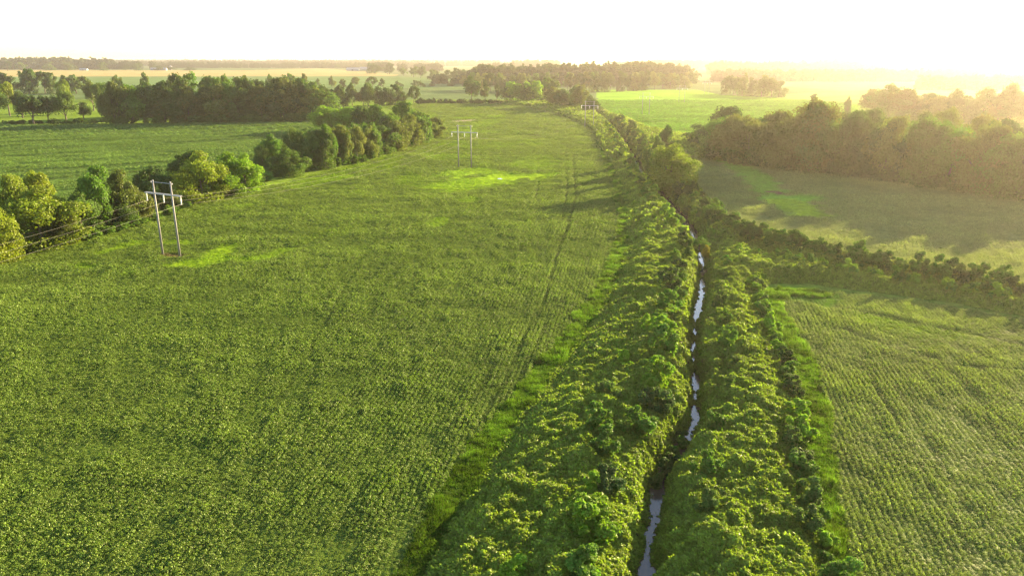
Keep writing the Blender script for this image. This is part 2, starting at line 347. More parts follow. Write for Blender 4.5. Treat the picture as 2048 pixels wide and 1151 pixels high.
# ------------------------------------------------------------------ instancing for ground cover
def gn_tree(coll):
    ng = bpy.data.node_groups.new('scatter', 'GeometryNodeTree')
    ng.interface.new_socket('Geometry', in_out='INPUT', socket_type='NodeSocketGeometry'); ng.interface.new_socket('Geometry', in_out='OUTPUT', socket_type='NodeSocketGeometry')
    N = ng.nodes.new; L = ng.links.new
    i = N('NodeGroupInput'); o = N('NodeGroupOutput'); ci = N('GeometryNodeCollectionInfo'); ci.inputs['Collection'].default_value = coll
    ci.inputs['Separate Children'].default_value = True; ci.inputs['Reset Children'].default_value = True
    ip = N('GeometryNodeInstanceOnPoints'); ip.inputs['Pick Instance'].default_value = True
    def na(name, typ):
        a = N('GeometryNodeInputNamedAttribute'); a.data_type = typ; a.inputs['Name'].default_value = name; return a.outputs['Attribute']
    L(i.outputs[0], ip.inputs['Points']); L(ci.outputs[0], ip.inputs['Instance']); L(na('vi', 'INT'), ip.inputs['Instance Index'])
    L(na('sc', 'FLOAT_VECTOR'), ip.inputs['Scale'])
    e2r = N('FunctionNodeEulerToRotation'); L(na('rot', 'FLOAT_VECTOR'), e2r.inputs[0]); L(e2r.outputs[0], ip.inputs['Rotation'])
    L(ip.outputs[0], o.inputs[0]); return ng
def scatter(name, ng, pos, rot, sc, vi, tint, label, cat):
    t4 = np.ones((len(pos), 4), np.float32); t4[:, :3] = tint
    me = mesh_np(name, pos, np.zeros((0, 3), np.int32), None, {'rot': ('FLOAT_VECTOR', rot), 'sc': ('FLOAT_VECTOR', sc), 'vi': ('INT', vi), 'tint': ('FLOAT_COLOR', t4)})
    o = link(name, me); md = o.modifiers.new('scatter', 'NODES'); md.node_group = ng
    tag(o, label, cat, kind='stuff'); return o
def proto_coll(name, meshes):
    c = bpy.data.collections.new(name)
    for k, me in enumerate(meshes):
        ob = bpy.data.objects.new('%s_%02d' % (name, k), me); c.objects.link(ob)
    return c
def clump(r, n, rad, hgt, size, tilt, mat, name):
    a = r.random(n) * 2 * math.pi; q = np.sqrt(r.random(n)) * rad
    z = hgt * (1 - (q / rad) ** 2 * .8) * (.55 + .45 * r.random(n))
    pos = np.stack([q * np.cos(a), q * np.sin(a), z], 1)
    nr = np.stack([np.cos(a) * q / rad * .7, np.sin(a) * q / rad * .7, np.ones(n)], 1) + r.normal(size=(n, 3)) * tilt
    V, F, rn = leaves(pos, nr, size * (.7 + .6 * r.random(n)), r)
    return mesh_np(name, V, F, mat, {'rnd': ('FLOAT', rn)})
r0 = np.random.default_rng(3)
C_CROP = proto_coll('crop_plant', [clump(r0, 52, .47, .62, .15, .42, M_CROP, 'crop_plant') for _ in range(5)] + [clump(r0, 62, .48, .56, .125, .45, M_CROP, 'crop_plant') for _ in range(3)])
C_VINE = proto_coll('vine_clump', [clump(r0, 40, .52, .40, .25, .6, M_VINE, 'vine_clump') for _ in range(6)])
def grass_tuft(r, n):
    a = r.random(n) * 6.283; q = np.sqrt(r.random(n)) * .5
    b = np.stack([q * np.cos(a), q * np.sin(a), np.zeros(n)], 1); h = .25 + .4 * r.random(n)
    lean = r.normal(size=(n, 3)) * .16; lean[:, 2] = h; w = r.normal(size=(n, 3)); w[:, 2] = 0; w /= np.linalg.norm(w, axis=1, keepdims=True); w *= .03
    V = np.stack([b - w, b + w, b + lean], 1).reshape(-1, 3); F = np.arange(n * 3).reshape(-1, 3)
    return mesh_np('grass_tuft', V, F, M_GRASS, {'rnd': ('FLOAT', np.repeat(r.random(n), 3))})
C_GRASS = proto_coll('grass_tuft', [grass_tuft(r0, 90) for _ in range(4)])
NG_CROP, NG_VINE, NG_GRASS = gn_tree(C_CROP), gn_tree(C_VINE), gn_tree(C_GRASS)

# ------------------------------------------------------------------ ground sheet
def build_ground():
    rr = [0.0, 8, 16, 24, 30]
    while rr[-1] < 30000: rr.append(rr[-1] + max(.55, rr[-1] * .009) if rr[-1] < 1500 else rr[-1] * 1.03)
    rr = np.array(rr)
    ang = np.concatenate([np.linspace(-180, -48, 50, endpoint=False), np.linspace(-48, 48, 640, endpoint=False), np.linspace(48, 180, 51)])
    A, RR = np.meshgrid(np.radians(ang), rr)
    X = (RR * np.sin(A)).ravel(); Y = (RR * np.cos(A)).ravel()
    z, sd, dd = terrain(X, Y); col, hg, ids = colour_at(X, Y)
    # crop canopy itself where no single plants are built (far away)
    near = (Y > 40) & (Y < 950) & (np.abs(X) < 760)
    und = np.where(near, 0, 0)
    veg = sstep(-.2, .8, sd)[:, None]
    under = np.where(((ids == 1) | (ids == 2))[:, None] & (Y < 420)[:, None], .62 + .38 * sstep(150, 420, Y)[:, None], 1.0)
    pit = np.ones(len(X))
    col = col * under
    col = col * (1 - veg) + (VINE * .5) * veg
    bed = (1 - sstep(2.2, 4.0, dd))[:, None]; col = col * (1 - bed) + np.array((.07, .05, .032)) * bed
    V = np.stack([X, Y, z], 1); n1 = len(ang); n0 = len(rr)
    i = np.arange(n0 - 1)[:, None] * n1 + np.arange(n1 - 1)[None]; i = i.ravel()
    F = np.stack([i, i + n1, i + n1 + 1, i + 1], 1)
    c4 = np.ones((len(V), 4)); c4[:, :3] = col
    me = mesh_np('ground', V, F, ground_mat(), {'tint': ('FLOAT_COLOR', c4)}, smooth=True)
    tag(link('ground', me), kind='structure')
build_ground()
def build_water():
    pl = DITCH; V = []; F = []; pts = []
    for a, b in zip(pl[:-1], pl[1:]):
        n = max(1, int(np.hypot(*(b - a)) / 3))
        for k in range(n): pts.append(a + (b - a) * k / n)
    pts = np.array(pts); pts = pts[(pts[:, 1] < 420)]
    for k in range(len(pts)):
        t = pts[min(k + 1, len(pts) - 1)] - pts[max(k - 1, 0)]; t /= np.linalg.norm(t); nrm = np.array((-t[1], t[0]))
        for s in (-3.4, 3.4): V.append((*(pts[k] + nrm * s), -2.2))
    for k in range(len(pts) - 1): F.append((2 * k, 2 * k + 1, 2 * k + 3, 2 * k + 2))
    tag(link('water', mesh_np('water', V, F, water_mat())), kind='structure')
    pd = GL([(1985, 163.5), (2100, 162.5), (2160, 165), (2060, 166.5), (2005, 166)])
    me = mesh_np('pond', [(p[0], p[1], .05) for p in pd], [(0, 1, 2), (0, 2, 3), (0, 3, 4)], bpy.data.materials['muddy_water'])
    tag(link('pond', me), kind='structure')
    pd = [G(1000 + 5 * math.cos(a), 357.5 + 1.2 * math.sin(a), .06) for a in np.linspace(0, 6.283, 14, endpoint=False)]
    me = mesh_np('puddle', [(*p, .06) for p in pd] + [(*G(1000, 357.5, .06), .06)], [(14, k, (k + 1) % 14) for k in range(14)], bpy.data.materials['muddy_water'])
    tag(link('puddle', me), kind='structure')
build_water()

# ------------------------------------------------------------------ crops, vines, grass
HALF = 1024 / FPX
def in_view(x, y, margin=28): return (np.abs(x) < y * HALF * 1.09 + margin) & (y > 40)
def grid_points(kd, y0, y1, da, dc, r, xlim=900):
    """rows across the view between two distances: da along the row, dc between rows"""
    a, b = DIRS[kd]; ext = y1 * HALF * 1.1 + 20; ext = min(ext, xlim)
    cs = np.array([(x, y) for x in (-ext, ext) for y in (y0, y1)]); al = cs[:, 0] * a + cs[:, 1] * b; ac = -cs[:, 0] * b + cs[:, 1] * a
    A, C = np.meshgrid(np.arange(al.min(), al.max(), da), np.arange(round(ac.min() / dc) * dc, ac.max(), dc))
    A = A.ravel() + r.normal(size=A.size) * da * .3; C = C.ravel() + r.normal(size=C.size) * dc * .10
    x = A * a - C * b; y = A * b + C * a
    m = (y >= y0) & (y < y1) & in_view(x, y); return x[m], y[m]
def build_crop(fid, kd, poly, name, label, bands):
    r = np.random.default_rng(100 + fid); PX, RT, SC, VI, TI = [], [], [], [], []
    ys = poly[:, 1]
    for y0, y1, da, dc, s in bands:
        y0 = max(y0, ys.min()); y1 = min(y1, ys.max())
        if y1 <= y0: continue
        x, y = grid_points(kd, y0, y1, da, dc, r)
        m = inside(x, y, poly); x, y = x[m], y[m]
        if not len(x): continue
        tz, sd, dd = terrain(x, y); col, hg, ids = colour_at(x, y)
        m = (sd < -.3) & (ids == fid) & (r.random(len(x)) < (.12 + hg * 1.3) * (.62 + .7 * sstep(.30, .50, fbm(x, y, 1.6 * max(1, s * .7), 210, 2)))); x, y, tz, col, hg = x[m], y[m], tz[m], col[m], hg[m]
        n = len(x)
        al, ac = along(x, y, kd)
        lod = s / .95
        n1 = fbm(al * .45, ac, 2.4 * lod ** .5, 201, 3); n2 = fbm(x * .55, y * .9, 9, 202); n3 = fbm(x, y, 30, 203)
        h = (.60 + 1.0 * (n1 - .5) + .8 * (n2 - .5) + .4 * (n3 - .5) + .3 * (r.random(n) - .5)) * 1.55
        if kd in ('stripe', 'bright'):
            st = fbm(al * .035, ac, 5.0, 207, 3); h = h * (.25 + 1.5 * sstep(.32, .6, st))
        h = np.clip(h, .18, 1.6) * (.15 + .85 * hg)
        sxy = s * {'right': .84, 'main': .95}.get(kd, 1.0) * (.8 + .45 * r.random(n)) * np.clip(.75 + .5 * n1, .6, 1.2)
        PX.append(np.stack([x, y, tz - .02], 1)); RT.append(np.stack([r.normal(size=n) * .10, r.normal(size=n) * .10, r.random(n) * 6.283], 1))
        SC.append(np.stack([sxy, sxy, h * (1 + .25 * (lod - 1))], 1)); VI.append(r.integers(0, 8, n))
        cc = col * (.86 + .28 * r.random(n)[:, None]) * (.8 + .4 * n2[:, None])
        TI.append(cc)
    print(name, sum(len(p) for p in PX))
    scatter(name, NG_CROP, np.vstack(PX), np.vstack(RT), np.vstack(SC), np.concatenate(VI), np.vstack(TI), label, 'crop')
B = [(40, 120, .40, .76, .95), (120, 200, .50, .76, 1.05), (200, 330, .85, 1.05, 1.5), (330, 520, 1.4, 1.7, 2.3), (520, 980, 2.8, 3.2, 4.2)]
build_crop(1, 'main', F_MAIN, 'soybean_crop', 'low leafy green crop filling the large field left of the ditch', B)
build_crop(2, 'right', F_RIGHT, 'soybean_crop', 'pale green crop in straight rows right of the ditch', B)
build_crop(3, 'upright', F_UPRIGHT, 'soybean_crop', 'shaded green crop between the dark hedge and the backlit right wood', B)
build_crop(4, 'bright', F_BRIGHT, 'soybean_crop', 'vivid green crop in the far field behind the ditch bend', B)
build_crop(5, 'stripe', F_STRIPE, 'soybean_crop', 'striped green crop behind the left tree row', B)

def build_vines():
    r = np.random.default_rng(55); PX, RT, SC, VI, TI = [], [], [], [], []
    for y0, y1, st, s in ((40, 120, .30, .82), (120, 210, .42, 1.05), (210, 380, .8, 1.9), (380, 900, 1.7, 3.8)):
        ext = min(y1 * HALF * 1.1 + 12, 330)
        x, y = np.meshgrid(np.arange(-30 if y1 < 400 else -60, ext, st), np.arange(y0, y1, st)); x = x.ravel() + r.normal(size=x.size) * st * .35; y = y.ravel() + r.normal(size=y.size) * st * .35
        m = in_view(x, y); x, y = x[m], y[m]
        z, sd, dd = terrain(x, y)
        e = .15 * s
        m = (sd > -.1) & (dd > .1 + .8 * fbm(x, y, 2.5, 91) + 2.4 * sstep(195, 235, y)); x, y, z, sd, dd = x[m], y[m], z[m], sd[m], dd[m]
        zx = (terrain(x + e, y)[0] - terrain(x - e, y)[0]) / (2 * e); zy = (terrain(x, y + e)[0] - terrain(x, y - e)[0]) / (2 * e)
        L = np.sqrt(zx * zx + zy * zy); tilt = np.arctan(L * .8); az = np.arctan2(-zy, -zx); n = len(x)
        PX.append(np.stack([x, y, z + .05 * r.random(n)], 1)); RT.append(np.stack([r.normal(size=n) * .18, tilt + r.normal(size=n) * .15, az + r.normal(size=n) * .2], 1))
        q = s * (.7 + .6 * r.random(n)); SC.append(np.stack([q, q, q * (.8 + .9 * r.random(n))], 1)); VI.append(r.integers(0, 6, n))
        k = fbm(x, y, 6, 93)[:, None]; k2 = fbm(x, y, 16, 94)[:, None]
        c = VINE * (.7 + .6 * k) ; c = c * (1 - k2 * .6) + np.array((.21, .27, .022)) * k2 * .6
        TI.append(c * (.72 + .55 * r.random((n, 1))))
    print('vines', sum(len(p) for p in PX))
    scatter('vine_cover', NG_VINE, np.vstack(PX), np.vstack(RT), np.vstack(SC), np.concatenate(VI), np.vstack(TI), 'tangle of green vines and weeds smothering the ditch banks', 'vines')
build_vines()
def build_grass():
    r = np.random.default_rng(56); PX, SC, TI = [], [], []
    for y0, y1, st, s in ((40, 120, .45, .95), (120, 230, .7, 1.4), (230, 420, 1.2, 2.2)):
        x, y = np.meshgrid(np.arange(-60, 180, st), np.arange(y0, y1, st)); x = x.ravel() + r.normal(size=x.size) * st * .4; y = y.ravel() + r.normal(size=y.size) * st * .4
        m = in_view(x, y) & ((dist_poly(x, y, GSTRIP_L) < 6) | (dist_poly(x, y, GSTRIP_R) < 7)); x, y = x[m], y[m]
        z, sd, dd = terrain(x, y); col, hg, ids = colour_at(x, y); m = (sd < 1.2) & (ids == 9); x, y, z, col = x[m], y[m], z[m], col[m]
        PX.append(np.stack([x, y, z], 1)); q = s * (.7 + .6 * r.random(len(x))); SC.append(np.stack([q, q, q * (.35 + 1.6 * fbm(x, y, 2.2, 4) ** 2)], 1)); g1 = fbm(x, y, 3.5, 88)[:, None]; TI.append((col * (.45 + 1.1 * g1) + np.array((.07, .06, .015)) * fbm(x, y, 2.0, 89)[:, None] * .5) * (.6 + .7 * r.random((len(x), 1))))
    P_ = np.vstack(PX); n = len(P_); print('grass', n)
    scatter('grass', NG_GRASS, P_, np.stack([r.normal(size=n) * .1, r.normal(size=n) * .1, r.random(n) * 6.28], 1), np.vstack(SC), r.integers(0, 4, n), np.vstack(TI), 'bright green grass strips between the crops and the ditch banks', 'grass')
build_grass()

# ------------------------------------------------------------------ trees
def crown_mesh(seed, n_lobes, n_leaf, leaf, shape, low=.18):
    """unit tree: height 1, crown radius .5; shape: round, tall, cone, hedge"""
    r = np.random.default_rng(seed); lob = []
    for k in range(n_lobes):
        t = (k + r.random()) / n_lobes; zc = low + .1 + (1 - low - .22) * t
        if shape == 'round': w = math.sin(math.pi * min(.97, .15 + .80 * (t ** .85))) ** .6
        elif shape == 'tall': w = (1 - t ** 3) ** .5 * .75
        elif shape == 'cone': w = (1 - t) ** .75 * .9 + .06
        else: w = (1 - t ** 2.5) ** .5
        a = r.random() * 6.283; q = math.sqrt(r.random()) * .46 * w; zc += r.normal() * .03
        rad = (.09 + .14 * r.random() ** 1.3) * (.6 + .5 * w)
        lob.append((q * math.cos(a), q * math.sin(a), zc, rad, rad * (.75 + .4 * r.random())))
    lob = np.array(lob)
    wts = lob[:, 3] ** 2; k = r.choice(len(lob), n_leaf, p=wts / wts.sum()); d = r.normal(size=(n_leaf, 3)); d /= np.linalg.norm(d, axis=1, keepdims=True)
    d[:, 2] = np.where((d[:, 2] < -.35) & (r.random(n_leaf) < .6), -d[:, 2], d[:, 2])
    q = .72 + .36 * r.random(n_leaf) ** .7
    ns = 9; sub = r.normal(size=(len(lob), ns, 3)); sub /= np.linalg.norm(sub, axis=2, keepdims=True); sub[:, :, 2] = np.abs(sub[:, :, 2] + .15) ; j = r.integers(0, ns, n_leaf)
    sr = (.38 + .25 * r.random((len(lob), ns)))[k, j]; c1 = lob[k, :3] + sub[k, j] * np.stack([lob[k, 3], lob[k, 3], lob[k, 4]], 1) * .72
    pos = c1 + d * (sr * lob[k, 3] * q)[:, None]
    core = r.random(n_leaf) < .25; pos = np.where(core[:, None], lob[k, :3] + d * (lob[k, 3] * .8 * q)[:, None], pos)
    lowf = r.random(n_leaf) < (.10 if shape == 'hedge' else 0.0); aa = r.random(n_leaf) * 6.283; qq = .2 + .22 * r.random(n_leaf)
    pos = np.where(lowf[:, None], np.stack([np.cos(aa) * qq, np.sin(aa) * qq, .22 * r.random(n_leaf)], 1), pos)
    pos[:, 2] = np.maximum(pos[:, 2] / np.percentile(pos[:, 2], 99.7), .02)
    nr = d + r.normal(size=(n_leaf, 3)) * .55 + np.array((0, 0, .25))
    V, F, rn = leaves(pos, nr, leaf * (.6 + .8 * r.random(n_leaf)), r, 1.1)
    lr = r.random(len(lob))[k]; rn = np.repeat(lr * .35 + .65 * r.random(n_leaf), 4)
    return V, F, rn, lob
def trunk_mesh(lob, r, rad=.022):
    parts = []; top = .62
    p = [np.array((0, 0, -.01)), np.array((r.normal() * .01, r.normal() * .01, .2)), np.array((r.normal() * .02, r.normal() * .02, .42)), np.array((r.normal() * .03, r.normal() * .03, top))]
    parts.append(tube(p, [rad * 1.35, rad, rad * .7, rad * .3], 7))
    for k in r.choice(len(lob), min(6, len(lob)), replace=False):
        s = p[1] + (p[2] - p[1]) * r.random(); e = lob[k, :3]; mid = (s + e) / 2 + np.array((0, 0, -.02))
        parts.append(tube([s, mid, e], [rad * .5, rad * .35, rad * .12], 5))
    return join(parts)
PROTO = {}
def make_protos():
    for lod, nl in (('near', 15000), ('mid', 7000), ('far', 2600)):
        for shape, low in (('round', .14), ('tall', .08), ('cone', .05), ('hedge', .02), ('lollipop', .30)):
            for v in range(4 if lod == 'near' else 3):
                seed = sum(map(ord, lod + shape)) + v * 13
                lf = {'near': .029, 'mid': .040, 'far': .062}[lod]
                V, F, rn, lob = crown_mesh(seed, {'near': 34, 'mid': 26, 'far': 16}[lod], nl, lf, 'round' if shape == 'lollipop' else shape, low)
                TV, TF = trunk_mesh(lob, np.random.default_rng(seed), .03 if shape == 'lollipop' else .02)
                cm = mesh_np('crown', V, F, M_TREE, {'rnd': ('FLOAT', rn)}); tm = mesh_np('trunk', TV, TF, M_BARK, smooth=True)
                PROTO.setdefault((lod, shape), []).append((cm, tm))
make_protos()
COL = {'dark': (.055, .095, .022), 'mid': (.075, .125, .024), 'green': (.085, .165, .020), 'yellow': (.145, .19, .018), 'olive': (.115, .14, .030), 'lime': (.15, .26, .018), 'rust': (.24, .22, .02)}
COLWORD = {'dark': 'dark green', 'mid': 'green', 'green': 'fresh green', 'yellow': 'yellow-green', 'olive': 'olive green', 'lime': 'bright lime green', 'rust': 'rusty tinged'}
SHWORD = {'round': 'round-crowned', 'tall': 'tall', 'cone': 'pointed', 'hedge': 'bushy', 'lollipop': 'bare-stemmed'}
ROWS = {}; N_TREE = [0]; tr = np.random.default_rng(99)
def tree(row, px, py, top, wpx, shape='round', col='mid', label=None):
    x, y = G(px, py); z = 0 if y > 1000 else max(terrain_z(x, y) * .5, 0); h = top_height(x, y, top) - z; depth = y * _c + (H_CAM) * _s
    w = wpx * depth / FPX; lod = 'near' if y < 420 else ('mid' if y < 900 else 'far')
    cm, tm = PROTO[(lod, shape)][tr.integers(0, len(PROTO[(lod, shape)]))]
    e = bpy.data.objects.new('tree', None); scene.collection.objects.link(e); e.location = (x, y, z)
    e.rotation_euler = (0, 0, tr.random() * 6.283); e.scale = (w, w, h); e.empty_display_size = .1
    c = link('crown', cm, e); k = (.82 + .36 * tr.random()); b = COL[col]; c.color = (b[0] * k * (.93 + .14 * tr.random()), b[1] * k, b[2] * k, 1)
    link('trunk', tm, e); e['category'] = 'tree'; e['_look'] = COLWORD[col] + ' ' + SHWORD[shape]
    if label: e['label'] = label
    ROWS.setdefault(row, []).append((px, e)); N_TREE[0] += 1; return e
def tree_row(row, line, n, width, shapes, cols, jy=1.5, jt=4, jx=.3):
    """line: (px, base py, top py) stations; n trees between them"""
    line = np.array(line, float); t = np.linspace(line[0, 0], line[-1, 0], n); st = (line[-1, 0] - line[0, 0]) / max(n - 1, 1)
    for p in t:
        q = p + tr.normal() * st * jx; b = np.interp(q, line[:, 0], line[:, 1]); tp = np.interp(q, line[:, 0], line[:, 2])
        tree(row, q, b + tr.normal() * jy * .4, tp + tr.normal() * jt, width * (.8 + .45 * tr.random()), shapes[tr.integers(0, len(shapes))], cols[tr.integers(0, len(cols))])

# A: row along the left edge of the big field
A = 'the row left of the first pylon'
tree(A, -6, 524, 402, 120, 'hedge', 'yellow', 'large yellow-green tree cut by the left edge of the photo')
tree(A, 40, 470, 350, 84, 'round', 'yellow', 'upright yellow-green tree behind the broad one, near the left edge')
tree(A, 86, 455, 343, 92, 'round', 'yellow'); tree(A, 84, 492, 376, 165, 'hedge', 'yellow', 'broad yellow-green tree spreading in front at the far left of the field edge')
tree(A, 165, 472, 386, 84, 'hedge', 'mid'); tree(A, 134, 486, 432, 60, 'hedge', 'olive'); tree(A, 225, 452, 396, 90, 'hedge', 'dark'); tree(A, 205, 458, 334, 84, 'tall', 'green', 'pointed fresh green tree, tallest between the yellow ones and the pylon')
tree(A, 250, 448, 341, 92, 'cone', 'olive', 'olive pyramid-shaped tree left of the first pylon'); tree(A, 182, 440, 365, 60, 'round', 'dark'); tree(A, 278, 442, 380, 66, 'hedge', 'olive')
tree(A, 308, 417, 334, 74, 'hedge', 'dark', 'dark green round tree just behind the first pylon crossarm'); tree(A, 340, 415, 378, 40, 'hedge', 'olive')
Bn = 'the row right of the first pylon'
tree(Bn, 405, 402, 305, 100, 'hedge', 'yellow', 'tall yellow-green tree right of the first pylon'); tree(Bn, 392, 386, 301, 84, 'round', 'dark'); tree(Bn, 462, 388, 306, 88, 'hedge', 'lime', 'bright lime green tree beside the tall yellow-green one')
tree(Bn, 492, 384, 308, 70, 'hedge', 'lime'); tree(Bn, 440, 392, 340, 46, 'hedge', 'yellow'); tree(Bn, 510, 372, 350, 34, 'hedge', 'green'); tree(Bn, 545, 332, 270, 46, 'round', 'green')
tree(Bn, 526, 338, 290, 34, 'hedge', 'mid'); tree(Bn, 578, 352, 296, 74, 'hedge', 'mid', 'broad shaggy tree standing forward at the gap in the tree row')
tree_row('the hedgerow front left of pylon two', [(592, 334, 255), (640, 340, 262), (690, 328, 255), (740, 315, 246), (800, 298, 238), (848, 284, 226), (872, 272, 236)], 17, 50, ['hedge', 'hedge', 'tall', 'round'], ['mid', 'olive', 'mid', 'olive', 'green'])
tree_row('the hedgerow back left of pylon two', [(600, 318, 258), (680, 305, 250), (760, 280, 235), (840, 262, 225)], 10, 46, ['hedge', 'round'], ['mid', 'green', 'dark'])
tree_row('the bushy hedge beyond the curved hedgerow', [(640, 262, 222), (680, 262, 214), (730, 262, 209), (765, 266, 220), (800, 268, 240)], 9, 52, ['hedge', 'round'], ['green', 'mid', 'lime'])
tree('the bushy hedge beyond the curved hedgerow', 805, 262, 203, 52, 'round', 'green', 'tall leafy tree standing above the tip of the curved hedgerow')
# B: the big wood on the left
W1 = 'the front of the dark left wood'
tree_row(W1, [(228, 248, 166), (300, 246, 170), (400, 243, 160), (500, 240, 163), (600, 238, 158), (650, 240, 180)], 22, 66, ['hedge', 'round', 'tall', 'hedge'], ['dark', 'mid', 'mid', 'olive', 'green'], jt=9)
tree_row('the back of the dark left wood', [(225, 236, 165), (300, 232, 162), (380, 230, 153), (500, 228, 160), (600, 226, 158), (640, 226, 175)], 16, 46, ['round', 'hedge'], ['dark', 'mid', 'mid', 'green'], jt=5)
tree_row('the treetops above the dark left wood', [(255, 200, 158), (340, 196, 148), (420, 196, 158), (540, 194, 148), (640, 194, 153)], 9, 22, ['round', 'tall'], ['olive', 'mid'], jt=4)
tree_row('the gappy line right of the dark wood', [(645, 214, 178), (700, 212, 170), (760, 212, 172), (825, 207, 170)], 12, 30, ['tall', 'round', 'hedge'], ['dark', 'mid', 'dark', 'olive'], jt=4)
tree_row('the thin line beyond the gappy one', [(630, 174, 156), (700, 174, 153), (780, 174, 156), (870, 173, 163), (930, 172, 156)], 12, 19, ['round', 'hedge', 'cone'], ['mid', 'olive'], jt=3)
W2 = 'the low hedge left of the grove'
# E: isolated trees far left
E_ = 'the isolated trees at the far left'
for px, b, t, w, c in ((-4, 238, 176, 44, 'mid'), (20, 232, 165, 40, 'yellow'), (68, 250, 190, 52, 'dark'), (98, 247, 192, 36, 'dark'), (134, 247, 185, 44, 'mid'), (168, 243, 205, 34, 'dark'), (132, 212, 160, 30, 'yellow'), (188, 222, 163, 30, 'olive'), (202, 226, 166, 32, 'mid'), (46, 236, 184, 34, 'dark')):
    tree(E_, px, b, t, w, 'lollipop', c)
tree_row('the clump beyond the isolated left trees', [(-10, 187, 150), (60, 187, 142), (120, 187, 147), (172, 187, 149)], 10, 34, ['round', 'hedge'], ['dark', 'dark', 'mid'], jt=3)
# G: the middle
tree('the middle', 943, 203, 154, 40, 'round', 'dark', 'big dark round tree standing alone left of the pale middle grove')
tree('the middle', 970, 202, 160, 22, 'tall', 'dark', 'slim dark tree between the big round tree and the grove')
tree('the middle', 993, 202, 167, 15, 'tall', 'dark', 'smallest of the three dark trees left of the grove')
tree_row('the pale green middle grove', [(1020, 205, 168), (1060, 207, 162), (1095, 204, 158)], 8, 38, ['hedge', 'round'], ['green', 'lime', 'mid'], jt=3)
tree_row('the darker grove behind the third pylon', [(1100, 214, 180), (1140, 218, 176), (1168, 222, 172), (1190, 228, 210)], 8, 36, ['hedge', 'round'], ['mid', 'olive', 'dark'], jt=3)
# H: the far wood, centre
tree_row('the front of the long hazy wood', [(940, 180, 145), (1050, 184, 148), (1200, 184, 146), (1300, 180, 143), (1382, 174, 145)], 32, 26, ['round', 'hedge'], ['mid', 'dark', 'olive'], jt=2)
tree_row('the hazy line left of that wood', [(738, 147, 127), (790, 150, 132), (850, 158, 136), (940, 165, 140)], 13, 22, ['round', 'hedge'], ['mid', 'dark'], jt=2.5)
# C: tree by the ditch
D_ = 'the trees by the ditch bend'
tree(D_, 1340, 378, 291, 104, 'hedge', 'yellow', 'large round bright green tree standing by the ditch bend')
tree(D_, 1312, 345, 272, 44, 'hedge', 'mid', 'narrow green tree behind the large round one'); tree(D_, 1332, 325, 252, 46, 'tall', 'dark', 'tall dark tree rearmost of the group by the ditch bend')
tree(D_, 1300, 360, 300, 36, 'hedge', 'mid'); tree(D_, 1398, 500, 474, 44, 'hedge', 'green', 'small rounded tree overhanging the ditch where it forks')
tree(D_, 1412, 515, 490, 17, 'hedge', 'rust', 'small orange-tinged sapling leaning over the ditch at the fork')
# I: the backlit wood on the right
tree_row('the front of the backlit right wood', [(1402, 285, 244), (1440, 316, 235), (1500, 328, 232), (1560, 336, 226), (1630, 345, 214), (1700, 352, 230), (1800, 364, 235), (1900, 378, 248), (2000, 392, 262), (2080, 402, 262)], 20, 100, ['hedge', 'round', 'hedge'], ['dark', 'mid', 'olive', 'green'], jt=9)
tree_row('the back of the backlit right wood', [(1450, 300, 230), (1540, 315, 232), (1625, 322, 210), (1720, 328, 228), (1820, 336, 236), (1940, 350, 243), (2060, 362, 255)], 11, 90, ['round', 'round', 'hedge'], ['mid', 'olive', 'dark'], jt=10)
# J
tree_row('the hazy grove beyond the vivid field', [(1448, 188, 151), (1500, 192, 152), (1560, 197, 160)], 9, 32, ['hedge', 'round'], ['mid', 'dark'], jt=3)
tree('the edge of the hazy grove', 1628, 204, 188, 17, 'hedge', 'mid', 'small round bush alone at the edge of the yellow far field')
tree('the edge of the hazy grove', 1692, 240, 194, 20, 'cone', 'mid', 'slim pointed tree poking above the backlit wood')
tree_row('the misty belt behind the backlit wood', [(1740, 226, 178), (1800, 240, 180), (1880, 246, 188), (1960, 246, 180), (2060, 246, 178)], 13, 66, ['hedge', 'round'], ['mid', 'olive'], jt=5)
tree_row('the small trees around the far barns', [(-20, 141, 125), (80, 141, 124), (240, 141, 125), (330, 141, 131), (385, 141, 134)], 12, 20, ['round', 'hedge'], ['dark', 'mid'], jt=1.5)
tree('the far barns', 675, 138, 128, 15, 'round', 'dark', 'dark round tree alone on the yellow field left of the far barn')
print('trees', N_TREE[0])

def ordinal(k): return '%d%s' % (k, 'th' if 10 <= k % 100 <= 20 else {1: 'st', 2: 'nd', 3: 'rd'}.get(k % 10, 'th'))
for row, items in ROWS.items():
    items.sort(key=lambda t: t[0])
    for k, (px, e) in enumerate(items):
        if 'label' not in e: e['label'] = '%s tree, %s from the left in %s' % (e['_look'] if len(row.split()) < 7 else e['_look'].rsplit(' ', 1)[0], ordinal(k + 1), row)
        e['group'] = 'trees in ' + row; del e['_look']

